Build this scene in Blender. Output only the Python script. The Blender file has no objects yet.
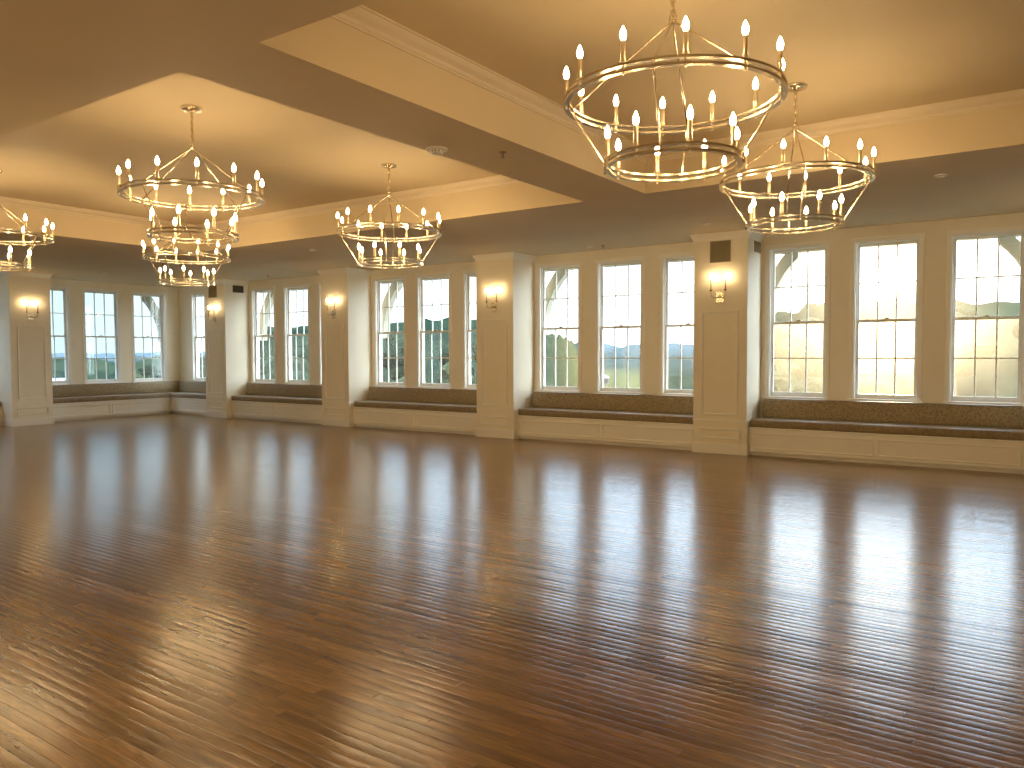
import bpy, bmesh, math, random
from mathutils import Vector, Matrix, noise
random.seed(7)
PI = math.pi
S = bpy.context.scene
COL = S.collection

# ------------------------------------------------------------------ camera, sky, sun, exposure
F_PX, YAW, PITCH, ROLL = 774.45, 0.6056, -0.0394, -0.0037
cam = bpy.data.cameras.new('camera')
cam.sensor_fit = 'HORIZONTAL'; cam.sensor_width = 36.0
cam.lens = F_PX * 36.0 / 1024.0
cam.clip_start = 0.05; cam.clip_end = 5000
cam_o = bpy.data.objects.new('camera', cam); COL.objects.link(cam_o)
cam_o.location = (0, 0, 1.55)
fw = Vector((-math.sin(YAW) * math.cos(PITCH), math.cos(YAW) * math.cos(PITCH), math.sin(PITCH)))
rt0 = Vector((math.cos(YAW), math.sin(YAW), 0)); up0 = rt0.cross(fw)
rt = rt0 * math.cos(ROLL) + up0 * math.sin(ROLL); up = -rt0 * math.sin(ROLL) + up0 * math.cos(ROLL)
cam_o.rotation_euler = Matrix((rt, up, -fw)).transposed().to_euler()
S.camera = cam_o

SUN_DIR = Vector((-0.1528, 0.9846, 0.0853)).normalized()      # towards the setting sun

HIGH_SKY = (4.5, 5.0, 5.4)
RIGHT_SKY = (6.0, 6.8, 7.2)
def make_world():
    w = bpy.data.worlds.new('evening_sky'); S.world = w; w.use_nodes = True
    n, l = w.node_tree.nodes, w.node_tree.links
    n.clear()
    out = n.new('ShaderNodeOutputWorld'); bg = n.new('ShaderNodeBackground')
    tc = n.new('ShaderNodeTexCoord')
    dot = n.new('ShaderNodeVectorMath'); dot.operation = 'DOT_PRODUCT'
    dot.inputs[1].default_value = SUN_DIR
    l.new(tc.outputs['Generated'], dot.inputs[0])
    sep = n.new('ShaderNodeSeparateXYZ'); l.new(tc.outputs['Generated'], sep.inputs[0])
    def m(op, a, b=None):
        q = n.new('ShaderNodeMath'); q.operation = op
        for i, v in enumerate((a, b)):
            if v is None: continue
            if isinstance(v, (int, float)): q.inputs[i].default_value = v
            else: l.new(v, q.inputs[i])
        return q.outputs[0]
    def mixc(fac, a, b):
        q = n.new('ShaderNodeMix'); q.data_type = 'RGBA'
        l.new(fac, q.inputs[0])
        for i, v in ((6, a), (7, b)):
            if isinstance(v, tuple): q.inputs[i].default_value = (*v, 1)
            else: l.new(v, q.inputs[i])
        return q.outputs[2]
    d = m('MAXIMUM', dot.outputs['Value'], 0.0)
    # cloud-veiled evening sky: pale blue-green away from the sun, cream white around it
    ramp = n.new('ShaderNodeValToRGB'); l.new(m('MULTIPLY_ADD', dot.outputs['Value'], 0.5), ramp.inputs[0])
    ramp.inputs[0].links[0].from_node.inputs[2].default_value = 0.5
    e = ramp.color_ramp.elements
    e[0].position = 0.0; e[0].color = (0.40, 0.52, 0.62, 1)
    e[1].position = 1.0; e[1].color = (2.8, 3.0, 3.0, 1)
    for p, c in ((0.60, (0.40, 0.60, 0.68, 1)), (0.79, (0.52, 0.77, 0.84, 1)), (0.88, (1.0, 1.25, 1.35, 1)), (0.955, (2.1, 2.4, 2.5, 1))):
        k = e.new(p); k.color = c
    clouds = n.new('ShaderNodeTexNoise'); clouds.inputs['Scale'].default_value = 3.0; clouds.inputs['Detail'].default_value = 5
    mp = n.new('ShaderNodeMapping'); mp.inputs['Scale'].default_value = (1, 1, 4); l.new(tc.outputs['Generated'], mp.inputs[0]); l.new(mp.outputs[0], clouds.inputs['Vector'])
    cf = m('MULTIPLY', clouds.outputs['Fac'], 0.2)
    sky = mixc(cf, ramp.outputs[0], (1.3, 1.35, 1.35))
    # sky overhead, out of view, made brighter to add daylight indoors
    hi = n.new('ShaderNodeMapRange'); hi.interpolation_type = 'SMOOTHSTEP'; l.new(sep.outputs['Z'], hi.inputs[0])
    hi.inputs[1].default_value = 0.38; hi.inputs[2].default_value = 0.72
    sky = mixc(hi.outputs[0], sky, HIGH_SKY)
    # the sky turns bluer a little above the horizon
    mid = n.new('ShaderNodeMapRange'); mid.interpolation_type = 'SMOOTHSTEP'; l.new(sep.outputs['Z'], mid.inputs[0]); mid.inputs[1].default_value = 0.10; mid.inputs[2].default_value = 0.24
    tint = mixc(mid.outputs[0], (1.0, 1.0, 1.0), (1.05, 1.28, 1.60))
    tm = n.new('ShaderNodeVectorMath'); tm.operation = 'MULTIPLY'; l.new(sky, tm.inputs[0]); l.new(tint, tm.inputs[1]); sky = tm.outputs[0]
    # unseen sky right of the sun, brightened to light the window reveals
    ri = n.new('ShaderNodeMapRange'); ri.interpolation_type = 'SMOOTHSTEP'; l.new(sep.outputs['X'], ri.inputs[0])
    ri.inputs[1].default_value = 0.05; ri.inputs[2].default_value = 0.5
    sky = mixc(ri.outputs[0], sky, RIGHT_SKY)
    # aureole and disc of the sun
    def lobe(power, strength, col):
        q = n.new('ShaderNodeMix'); q.data_type = 'RGBA'
        q.inputs[6].default_value = (0, 0, 0, 1); q.inputs[7].default_value = (*[c * strength for c in col], 1)
        l.new(m('POWER', d, power), q.inputs[0]); return q.outputs[2]
    def add(a, b):
        q = n.new('ShaderNodeVectorMath'); q.operation = 'ADD'; l.new(a, q.inputs[0]); l.new(b, q.inputs[1]); return q.outputs[0]
    tot = add(sky, lobe(90, 1.0, (1.0, 0.90, 0.62)))
    tot = add(tot, lobe(1500, 7.0, (1.0, 0.88, 0.55)))
    tot = add(tot, lobe(30000, 120.0, (1.0, 0.85, 0.5)))
    l.new(tot, bg.inputs['Color']); bg.inputs['Strength'].default_value = 1.0
    l.new(bg.outputs[0], out.inputs[0])
make_world()

sun = bpy.data.lights.new('sun', 'SUN'); sun.energy = 7.0; sun.color = (1.0, 0.78, 0.48); sun.angle = math.radians(1.0)
sun_o = bpy.data.objects.new('sun', sun); COL.objects.link(sun_o)
sun_o.rotation_euler = SUN_DIR.to_track_quat('Z', 'Y').to_euler(); sun_o.location = (-4, 26, 6)

S.view_settings.view_transform = 'Standard'; S.view_settings.look = 'None'
S.view_settings.exposure = 0.55; S.view_settings.gamma = 1.0; S.view_settings.use_curve_mapping = False
S.cycles.sample_clamp_indirect = 8.0
S.cycles.transparent_max_bounces = 24
S.cycles.max_bounces = 10; S.cycles.diffuse_bounces = 5; S.cycles.glossy_bounces = 5
S.cycles.caustics_reflective = True; S.cycles.blur_glossy = 1.0; S.cycles.caustics_refractive = False
BULB_POWER = 84.0
BULB_COL = (1.0, 0.72, 0.37)
SCONCE_POWER = 80.0
GLASS_HAZE = 0.0026

# ------------------------------------------------------------------ materials
def mat(name):
    m = bpy.data.materials.new(name); m.use_nodes = True
    n, l = m.node_tree.nodes, m.node_tree.links
    return m, n, l, n['Principled BSDF']
def simple(name, col, rough=0.5, metal=0.0, noise_amt=0.0, noise_scale=20, bump=0.0, spec=None, stretch=None):
    m, n, l, b = mat(name)
    b.inputs['Base Color'].default_value = (*col, 1); b.inputs['Roughness'].default_value = rough; b.inputs['Metallic'].default_value = metal
    if spec is not None: b.inputs['Specular IOR Level'].default_value = spec
    if noise_amt or bump:
        tc = n.new('ShaderNodeTexCoord'); t = n.new('ShaderNodeTexNoise'); t.inputs['Scale'].default_value = noise_scale; t.inputs['Detail'].default_value = 4
        src = tc.outputs['Object']
        if stretch:
            mp = n.new('ShaderNodeMapping'); mp.inputs['Scale'].default_value = stretch; l.new(src, mp.inputs[0]); src = mp.outputs[0]
        l.new(src, t.inputs['Vector'])
        if noise_amt:
            r = n.new('ShaderNodeValToRGB'); l.new(t.outputs['Fac'], r.inputs[0])
            r.color_ramp.elements[0].position = 0.3; r.color_ramp.elements[1].position = 0.7
            r.color_ramp.elements[0].color = (*[c * (1 - noise_amt) for c in col], 1)
            r.color_ramp.elements[1].color = (*[min(1, c * (1 + noise_amt)) for c in col], 1)
            l.new(r.outputs[0], b.inputs['Base Color'])
        if bump:
            bp = n.new('ShaderNodeBump'); bp.inputs['Strength'].default_value = bump; bp.inputs['Distance'].default_value = 0.004
            l.new(t.outputs['Fac'], bp.inputs['Height']); l.new(bp.outputs[0], b.inputs['Normal'])
    return m
M = {}
M['wall'] = simple('cream_wall_paint', (0.85, 0.785, 0.645), 0.55, noise_amt=0.02, noise_scale=3, bump=0.05)
M['trim'] = simple('cream_satin_trim', (0.87, 0.83, 0.75), 0.35, noise_amt=0.015, noise_scale=6)
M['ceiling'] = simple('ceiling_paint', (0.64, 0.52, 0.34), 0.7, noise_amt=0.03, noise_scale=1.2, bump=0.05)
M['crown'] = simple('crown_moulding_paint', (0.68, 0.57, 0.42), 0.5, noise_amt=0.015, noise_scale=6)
M['white'] = simple('window_white_paint', (0.80, 0.80, 0.76), 0.4, noise_amt=0.02, noise_scale=9)
M['dark'] = simple('dark_void', (0.015, 0.012, 0.01), 0.9, noise_amt=0.1)
M['nickel'] = simple('polished_nickel', (0.72, 0.62, 0.46), 0.22, 1.0, noise_amt=0.05, noise_scale=8)
M['candle'] = simple('nickel_candle_sleeve', (0.80, 0.68, 0.48), 0.30, 1.0, noise_amt=0.04, noise_scale=14)
M['bronze'] = simple('aged_bronze', (0.34, 0.26, 0.16), 0.35, 1.0, noise_amt=0.15, noise_scale=30)
M['grille'] = simple('bronze_vent_paint', (0.34, 0.28, 0.165), 0.5, noise_amt=0.06, noise_scale=14)
M['darkgrille'] = simple('dark_brown_vent_paint', (0.035, 0.025, 0.015), 0.5, noise_amt=0.1, noise_scale=14)
M['ventback'] = simple('vent_damper_grey', (0.23, 0.19, 0.115), 0.6, noise_amt=0.08)
M['plastic'] = simple('white_plastic', (0.75, 0.72, 0.66), 0.4, noise_amt=0.02)
M['brace'] = simple('painted_timber', (0.24, 0.235, 0.19), 0.7, noise_amt=0.08, noise_scale=10, stretch=(1, 1, 4))
M['roof'] = simple('pale_roof', (0.17, 0.20, 0.27), 0.6, noise_amt=0.05, noise_scale=2)
M['housewall'] = simple('pale_house_wall', (0.16, 0.16, 0.16), 0.8, noise_amt=0.05, noise_scale=2)
M['bark'] = simple('bark', (0.10, 0.075, 0.05), 0.9, noise_amt=0.25, noise_scale=8, stretch=(1, 1, .2))
def emis(name, col, strength):
    m, n, l, b = mat(name); n.remove(b)
    e = n.new('ShaderNodeEmission'); e.inputs[0].default_value = (*col, 1); e.inputs[1].default_value = strength
    l.new(e.outputs[0], n['Material Output'].inputs[0]); return m
M['bulb'] = emis('lit_flame_bulb', BULB_COL, BULB_POWER)
M['sconce_bulb'] = emis('lit_sconce_bulb', BULB_COL, SCONCE_POWER)

def floor_mat():
    m, n, l, b = mat('oak_strip_floor')
    tc = n.new('ShaderNodeTexCoord')
    W = 0.060
    br = n.new('ShaderNodeTexBrick')
    br.offset = 0.0; br.offset_frequency = 2; br.squash = 1
    br.inputs['Color1'].default_value = (0, 0, 0, 1); br.inputs['Color2'].default_value = (1, 1, 1, 1); br.inputs['Mortar'].default_value = (0.5, 0.5, 0.5, 1)
    br.inputs['Scale'].default_value = 1.0; br.inputs['Mortar Size'].default_value = 0.0008; br.inputs['Mortar Smooth'].default_value = 0.3
    br.inputs['Brick Width'].default_value = 1.1; br.inputs['Row Height'].default_value = W
    sp0 = n.new('ShaderNodeSeparateXYZ'); l.new(tc.outputs['Object'], sp0.inputs[0])
    def mt(op, *a):
        q = n.new('ShaderNodeMath'); q.operation = op
        for i, v in enumerate(a):
            if isinstance(v, (int, float)): q.inputs[i].default_value = v
            else: l.new(v, q.inputs[i])
        return q.outputs[0]
    wn_ = n.new('ShaderNodeTexWhiteNoise'); wn_.noise_dimensions = '1D'; l.new(mt('FLOOR', mt('DIVIDE', sp0.outputs['Y'], W)), wn_.inputs['W'])
    cb = n.new('ShaderNodeCombineXYZ'); l.new(mt('ADD', sp0.outputs['X'], mt('MULTIPLY', wn_.outputs['Value'], 7.0)), cb.inputs[0]); l.new(sp0.outputs['Y'], cb.inputs[1])
    l.new(cb.outputs[0], br.inputs['Vector'])
    mp = n.new('ShaderNodeMapping'); mp.inputs['Scale'].default_value = (2.4, 34, 1); l.new(tc.outputs['Object'], mp.inputs[0])
    gr = n.new('ShaderNodeTexNoise'); gr.inputs['Scale'].default_value = 1.6; gr.inputs['Detail'].default_value = 7; gr.inputs['Distortion'].default_value = 1.6
    gofs = n.new('ShaderNodeVectorMath'); gofs.operation = 'ADD'; l.new(mp.outputs[0], gofs.inputs[0]); l.new(wn_.outputs['Color'], gofs.inputs[1])
    l.new(gofs.outputs[0], gr.inputs['Vector'])
    ramp = n.new('ShaderNodeValToRGB'); l.new(br.outputs['Color'], ramp.inputs[0])
    e = ramp.color_ramp.elements
    e[0].color = (0.150, 0.066, 0.010, 1); e[1].color = (0.305, 0.152, 0.032, 1)
    k = e.new(0.5); k.color = (0.222, 0.104, 0.017, 1)
    g2 = n.new('ShaderNodeMapRange'); g2.inputs[1].default_value = 0.3; g2.inputs[2].default_value = 0.7; g2.inputs[3].default_value = 0.62; g2.inputs[4].default_value = 1.28
    l.new(gr.outputs['Fac'], g2.inputs[0])
    mul = n.new('ShaderNodeVectorMath'); mul.operation = 'SCALE'; l.new(ramp.outputs[0], mul.inputs[0]); l.new(g2.outputs[0], mul.inputs['Scale'])
    gap = n.new('ShaderNodeMix'); gap.data_type = 'RGBA'; l.new(br.outputs['Fac'], gap.inputs[0]); l.new(mul.outputs[0], gap.inputs[6]); gap.inputs[7].default_value = (0.11, 0.042, 0.008, 1)
    l.new(gap.outputs[2], b.inputs['Base Color'])
    # each strip is slightly crowned across its width
    sep = n.new('ShaderNodeSeparateXYZ'); l.new(tc.outputs['Object'], sep.inputs[0])
    def mth(op, *a):
        q = n.new('ShaderNodeMath'); q.operation = op
        for i, v in enumerate(a):
            if isinstance(v, (int, float)): q.inputs[i].default_value = v
            else: l.new(v, q.inputs[i])
        return q.outputs[0]
    fr = mth('SUBTRACT', mth('FRACT', mth('DIVIDE', sep.outputs['Y'], W)), 0.5)
    wav = n.new('ShaderNodeTexNoise'); wav.inputs['Scale'].default_value = 1.2; wav.inputs['Detail'].default_value = 2
    mp2 = n.new('ShaderNodeMapping'); mp2.inputs['Scale'].default_value = (0.8, 5, 1); l.new(tc.outputs['Object'], mp2.inputs[0]); l.new(mp2.outputs[0], wav.inputs['Vector'])
    sw = n.new('ShaderNodeSeparateColor'); l.new(wav.outputs['Color'], sw.inputs[0])
    rnd_tilt = mth('MULTIPLY', mth('SUBTRACT', br.outputs['Color'], 0.5), 0.016)
    ny = mth('ADD', mth('MULTIPLY', fr, 0.10), mth('ADD', rnd_tilt, mth('MULTIPLY', mth('SUBTRACT', sw.outputs[0], 0.5), 0.045)))
    nx = mth('MULTIPLY', mth('SUBTRACT', sw.outputs[1], 0.5), 0.012)
    cmb = n.new('ShaderNodeCombineXYZ'); l.new(nx, cmb.inputs[0]); l.new(ny, cmb.inputs[1]); cmb.inputs[2].default_value = 1.0
    bump = n.new('ShaderNodeVectorMath'); bump.operation = 'NORMALIZE'; l.new(cmb.outputs[0], bump.inputs[0]); l.new(bump.outputs[0], b.inputs['Normal'])
    b.inputs['Roughness'].default_value = 0.23
    b.inputs['Specular IOR Level'].default_value = 0.5
    b.inputs['Coat Weight'].default_value = 0.22; b.inputs['Coat Roughness'].default_value = 0.12
    l.new(bump.outputs[0], b.inputs['Coat Normal'])
    return m
M['floor'] = floor_mat()

def fabric_mat(name, c1, c2, c3, scale):
    m, n, l, b = mat(name)
    tc = n.new('ShaderNodeTexCoord')
    v = n.new('ShaderNodeTexVoronoi'); v.feature = 'SMOOTH_F1'; v.inputs['Scale'].default_value = scale
    nz = n.new('ShaderNodeTexNoise'); nz.inputs['Scale'].default_value = scale * 1.5; nz.inputs['Detail'].default_value = 3; nz.inputs['Distortion'].default_value = 2.5
    l.new(tc.outputs['Object'], v.inputs['Vector']); l.new(tc.outputs['Object'], nz.inputs['Vector'])
    ad = n.new('ShaderNodeMath'); ad.operation = 'ADD'; l.new(v.outputs['Distance'], ad.inputs[0]); l.new(nz.outputs['Fac'], ad.inputs[1])
    r = n.new('ShaderNodeValToRGB'); l.new(ad.outputs[0], r.inputs[0])
    e = r.color_ramp.elements
    e[0].position = 0.62; e[0].color = (*c1, 1); e[1].position = 1.0; e[1].color = (*c2, 1)
    k = e.new(0.82); k.color = (*c3, 1)
    l.new(r.outputs[0], b.inputs['Base Color'])
    b.inputs['Roughness'].default_value = 0.45; b.inputs['Sheen Weight'].default_value = 0.3; b.inputs['Sheen Roughness'].default_value = 0.4
    bp = n.new('ShaderNodeBump'); bp.inputs['Strength'].default_value = 0.3; bp.inputs['Distance'].default_value = 0.003
    l.new(nz.outputs['Fac'], bp.inputs['Height']); l.new(bp.outputs[0], b.inputs['Normal'])
    return m
M['seat_fabric'] = fabric_mat('brown_seat_fabric', (0.21, 0.15, 0.08), (0.29, 0.215, 0.12), (0.245, 0.18, 0.10), 26)
M['back_fabric'] = fabric_mat('patterned_back_fabric', (0.20, 0.148, 0.078), (0.37, 0.28, 0.155), (0.26, 0.195, 0.105), 38)

def glass_mat():
    m, n, l, b = mat('window_glass'); n.remove(b)
    tr = n.new('ShaderNodeBsdfTransparent'); tr.inputs[0].default_value = (0.97, 0.985, 0.98, 1)
    gl = n.new('ShaderNodeBsdfGlossy'); gl.inputs['Roughness'].default_value = 0.02
    lw = n.new('ShaderNodeLayerWeight'); lw.inputs[0].default_value = 0.5
    pw = n.new('ShaderNodeMath'); pw.operation = 'POWER'; l.new(lw.outputs['Facing'], pw.inputs[0]); pw.inputs[1].default_value = 5
    fr = n.new('ShaderNodeMath'); fr.operation = 'MULTIPLY_ADD'; l.new(pw.outputs[0], fr.inputs[0]); fr.inputs[1].default_value = 0.96; fr.inputs[2].default_value = 0.035
    mx = n.new('ShaderNodeMixShader'); l.new(fr.outputs[0], mx.inputs[0]); l.new(tr.outputs[0], mx.inputs[1]); l.new(gl.outputs[0], mx.inputs[2])
    # thin film of dust scatters the low sun forward
    hz = n.new('ShaderNodeBsdfRefraction'); hz.inputs['IOR'].default_value = 1.22; hz.inputs['Roughness'].default_value = 0.62; hz.inputs[0].default_value = (1, 0.97, 0.9, 1)
    mx2 = n.new('ShaderNodeMixShader'); mx2.inputs[0].default_value = GLASS_HAZE; l.new(mx.outputs[0], mx2.inputs[1]); l.new(hz.outputs[0], mx2.inputs[2])
    l.new(mx2.outputs[0], n['Material Output'].inputs[0])
    return m
M['glass'] = glass_mat()
def screen_mat():
    m, n, l, b = mat('insect_mesh'); n.remove(b)
    tr = n.new('ShaderNodeBsdfTransparent'); tl = n.new('ShaderNodeBsdfTranslucent'); tl.inputs[0].default_value = (0.75, 0.72, 0.62, 1)
    df = n.new('ShaderNodeBsdfDiffuse'); df.inputs[0].default_value = (0.25, 0.25, 0.24, 1)
    hz = n.new('ShaderNodeBsdfRefraction'); hz.inputs['IOR'].default_value = 1.22; hz.inputs['Roughness'].default_value = 0.7; hz.inputs[0].default_value = (1, 0.95, 0.85, 1)
    a = n.new('ShaderNodeMixShader'); a.inputs[0].default_value = 0.35; l.new(tl.outputs[0], a.inputs[1]); l.new(df.outputs[0], a.inputs[2])
    a2 = n.new('ShaderNodeMixShader'); a2.inputs[0].default_value = 0.5; l.new(a.outputs[0], a2.inputs[1]); l.new(hz.outputs[0], a2.inputs[2])
    mx = n.new('ShaderNodeMixShader'); mx.inputs[0].default_value = 0.02; l.new(tr.outputs[0], mx.inputs[1]); l.new(a2.outputs[0], mx.inputs[2])
    l.new(mx.outputs[0], n['Material Output'].inputs[0]); return m
M['screen'] = screen_mat()

def foliage_mat(name, c1, c2, scale):
    m, n, l, b = mat(name)
    tc = n.new('ShaderNodeTexCoord'); nz = n.new('ShaderNodeTexNoise'); nz.inputs['Scale'].default_value = scale; nz.inputs['Detail'].default_value = 6
    l.new(tc.outputs['Object'], nz.inputs['Vector'])
    r = n.new('ShaderNodeValToRGB'); l.new(nz.outputs['Fac'], r.inputs[0]); e = r.color_ramp.elements
    e[0].position = 0.35; e[0].color = (*c1, 1); e[1].position = 0.65; e[1].color = (*c2, 1)
    l.new(r.outputs[0], b.inputs['Base Color']); b.inputs['Roughness'].default_value = 0.9; b.inputs['Specular IOR Level'].default_value = 0.05
    bp = n.new('ShaderNodeBump'); bp.inputs['Strength'].default_value = 0.8; bp.inputs['Distance'].default_value = 0.4
    l.new(nz.outputs['Fac'], bp.inputs['Height']); l.new(bp.outputs[0], b.inputs['Normal'])
    return m
M['leaf'] = foliage_mat('dark_foliage', (0.008, 0.017, 0.011), (0.028, 0.042, 0.022), 1.2)
M['leaf_pale'] = foliage_mat('pale_foliage', (0.020, 0.028, 0.014), (0.055, 0.058, 0.028), 1.2)
def terrain_mat():
    m, n, l, b = mat('wooded_hillside')
    tc = n.new('ShaderNodeTexCoord')
    nz = n.new('ShaderNodeTexNoise'); nz.inputs['Scale'].default_value = 0.12; nz.inputs['Detail'].default_value = 8; l.new(tc.outputs['Object'], nz.inputs['Vector'])
    r = n.new('ShaderNodeValToRGB'); l.new(nz.outputs['Fac'], r.inputs[0]); e = r.color_ramp.elements
    e[0].position = 0.35; e[0].color = (0.008, 0.017, 0.012, 1); e[1].position = 0.68; e[1].color = (0.028, 0.040, 0.023, 1)
    # meadow on the gentle ground straight ahead, aerial haze painted in as blue far off
    at = n.new('ShaderNodeAttribute'); at.attribute_name = 'meadow_and_haze'
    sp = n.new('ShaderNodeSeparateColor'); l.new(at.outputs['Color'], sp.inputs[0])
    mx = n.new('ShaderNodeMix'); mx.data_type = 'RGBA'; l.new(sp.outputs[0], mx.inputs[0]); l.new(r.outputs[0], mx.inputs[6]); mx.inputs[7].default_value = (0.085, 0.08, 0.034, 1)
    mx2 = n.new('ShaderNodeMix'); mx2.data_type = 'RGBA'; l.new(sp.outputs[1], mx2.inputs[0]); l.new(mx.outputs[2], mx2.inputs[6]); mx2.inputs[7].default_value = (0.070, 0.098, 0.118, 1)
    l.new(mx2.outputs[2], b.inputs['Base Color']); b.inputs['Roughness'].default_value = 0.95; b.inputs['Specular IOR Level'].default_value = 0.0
    return m
M['terrain'] = terrain_mat()

# ------------------------------------------------------------------ mesh helpers
def link(o): COL.objects.link(o); return o
def finish(name, bm, material, parent=None, smooth=False, loc=(0, 0, 0), rotz=0.0):
    bmesh.ops.recalc_face_normals(bm, faces=bm.faces[:])
    me = bpy.data.meshes.new(name); bm.to_mesh(me); bm.free()
    if smooth:
        for p in me.polygons: p.use_smooth = True
        try: me.set_sharp_from_angle(angle=math.radians(38))
        except Exception: pass
    mats = material if isinstance(material, (list, tuple)) else [material]
    for mm in mats: me.materials.append(mm)
    o = bpy.data.objects.new(name, me); link(o)
    o.location = loc; o.rotation_euler = (0, 0, rotz)
    if parent: o.parent = parent
    return o
def empty(name, loc=(0, 0, 0), rotz=0.0):
    o = bpy.data.objects.new(name, None); link(o); o.empty_display_size = 0.1
    o.location = loc; o.rotation_euler = (0, 0, rotz); return o
def tag(o, label=None, cat=None, group=None, kind=None):
    if label: o['label'] = label
    if cat: o['category'] = cat
    if group: o['group'] = group
    if kind: o['kind'] = kind
    return o
def copy_tree(o, parent=None):
    c = o.copy(); COL.objects.link(c)
    if parent: c.parent = parent
    for ch in [k for k in CHILD.get(o.name, [])]:
        copy_tree(ch, c)
    return c
CHILD = {}
def index_children(root):
    def rec(o):
        CHILD[o.name] = list(o.children)
        for c in o.children: rec(c)
    rec(root)
def box(bm, x0, x1, y0, y1, z0, z1, bev=0.0):
    x0, x1 = sorted((x0, x1)); y0, y1 = sorted((y0, y1)); z0, z1 = sorted((z0, z1))
    v = [bm.verts.new(p) for p in ((x0, y0, z0), (x1, y0, z0), (x1, y1, z0), (x0, y1, z0), (x0, y0, z1), (x1, y0, z1), (x1, y1, z1), (x0, y1, z1))]
    fs = [bm.faces.new([v[i] for i in f]) for f in ((0, 3, 2, 1), (4, 5, 6, 7), (0, 1, 5, 4), (1, 2, 6, 5), (2, 3, 7, 6), (3, 0, 4, 7))]
    if bev > 0:
        ed = list({e for f in fs for e in f.edges})
        bmesh.ops.bevel(bm, geom=ed, offset=bev, segments=2, profile=0.5, affect='EDGES')
def lathe(bm, prof, cx=0, cy=0, seg=16, cap=True):
    rings = []
    for r, z in prof:
        if r < 1e-5: rings.append([bm.verts.new((cx, cy, z))])
        else: rings.append([bm.verts.new((cx + r * math.cos(2 * PI * i / seg), cy + r * math.sin(2 * PI * i / seg), z)) for i in range(seg)])
    for a, b in zip(rings, rings[1:]):
        for i in range(seg):
            j = (i + 1) % seg
            if len(a) == 1 and len(b) == 1: continue
            if len(a) == 1: bm.faces.new((a[0], b[i], b[j]))
            elif len(b) == 1: bm.faces.new((a[i], a[j], b[0]))
            else: bm.faces.new((a[i], a[j], b[j], b[i]))
    if cap:
        if len(rings[0]) > 1: bm.faces.new(rings[0][::-1])
        if len(rings[-1]) > 1: bm.faces.new(rings[-1])
def tube(bm, pts, r, seg=8, closed=False):
    pts = [Vector(p) for p in pts]; n = len(pts); rings = []
    prev = None
    for i, p in enumerate(pts):
        if closed: t = (pts[(i + 1) % n] - pts[i - 1]).normalized()
        else: t = (pts[min(i + 1, n - 1)] - pts[max(i - 1, 0)]).normalized()
        if prev is None:
            a = Vector((0, 0, 1)) if abs(t.z) < 0.9 else Vector((1, 0, 0))
            u = t.cross(a).normalized()
        else:
            u = (prev - t * prev.dot(t)).normalized()
        prev = u; w = t.cross(u)
        rr = r[i] if isinstance(r, (list, tuple)) else r
        rings.append([bm.verts.new(p + u * (rr * math.cos(2 * PI * k / seg)) + w * (rr * math.sin(2 * PI * k / seg))) for k in range(seg)])
    m = n if closed else n - 1
    for i in range(m):
        a, b = rings[i], rings[(i + 1) % n]
        for k in range(seg):
            j = (k + 1) % seg; bm.faces.new((a[k], a[j], b[j], b[k]))
    if not closed:
        bm.faces.new(rings[0][::-1]); bm.faces.new(rings[-1])
def hoop(bm, r, z, w, h, seg=72):
    """flat hoop of rectangular section w x h, outer radius r, centred on z"""
    rings = []
    for i in range(seg):
        a = 2 * PI * i / seg; c, s = math.cos(a), math.sin(a)
        rings.append([bm.verts.new((q * c, q * s, zz)) for q, zz in ((r, z - h / 2), (r, z + h / 2), (r - w, z + h / 2), (r - w, z - h / 2))])
    for i in range(seg):
        a, b = rings[i], rings[(i + 1) % seg]
        for k in range(4):
            j = (k + 1) % 4; bm.faces.new((a[k], b[k], b[j], a[j]))
def sweep(bm, prof, path, closed=True):
    """prof = (inward offset, z) points; path = list of (x, y) corners counter-clockwise; mitred"""
    n = len(path); P = [Vector((p[0], p[1])) for p in path]; cols = []
    for i in range(n):
        d1 = (P[i] - P[i - 1]).normalized(); d2 = (P[(i + 1) % n] - P[i]).normalized()
        n1 = Vector((-d1.y, d1.x)); n2 = Vector((-d2.y, d2.x))
        if not closed and i == 0: b = n2
        elif not closed and i == n - 1: b = n1
        else:
            b = n1 + n2; b = b / max(1e-6, b.dot(n1))
        cols.append([bm.verts.new((P[i].x + b.x * o, P[i].y + b.y * o, z)) for o, z in prof])
    m = n if closed else n - 1
    for i in range(m):
        a, b = cols[i], cols[(i + 1) % n]
        for k in range(len(prof) - 1): bm.faces.new((a[k], b[k], b[k + 1], a[k + 1]))
def frame_moulding(bm, x0, x1, z0, z1, y, w=0.030, d=0.022):
    """raised panel moulding on a surface facing -Y at depth y"""
    def ring(ins, yy): return [bm.verts.new(p) for p in ((x0 + ins, yy, z0 + ins), (x1 - ins, yy, z0 + ins), (x1 - ins, yy, z1 - ins), (x0 + ins, yy, z1 - ins))]
    rs = [ring(0, y + 0.002), ring(0, y - d), ring(w * .45, y - d * 1.05), ring(w * .7, y - d * .45), ring(w, y - d * .35), ring(w, y + 0.002)]
    for a, b in zip(rs, rs[1:]):
        for k in range(4):
            j = (k + 1) % 4; bm.faces.new((a[k], a[j], b[j], b[k]))

# ------------------------------------------------------------------ dimensions (metres)
ZS = 3.369            # soffit
ZC = 3.82             # tray ceiling
PX0, PP, PW = -17.268, 4.2424, 0.8366
YP, YW = 11.523, 12.212
XW, XLP = -19.454, -18.472
XR, YB = 5.6, -1.2
WT = 0.19
WSP, GW = 1.2324, 0.737       # window spacing, glass width
ZB, ZT = 0.938, 3.093         # glass bottom, top
OW, OZ0, OZ1 = 0.845, 0.868, 3.150   # opening

TRAYS = [(-12.45, -4.623, 2.941, 8.208), (-3.824, 4.45, 2.941, 8.208)]

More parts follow.
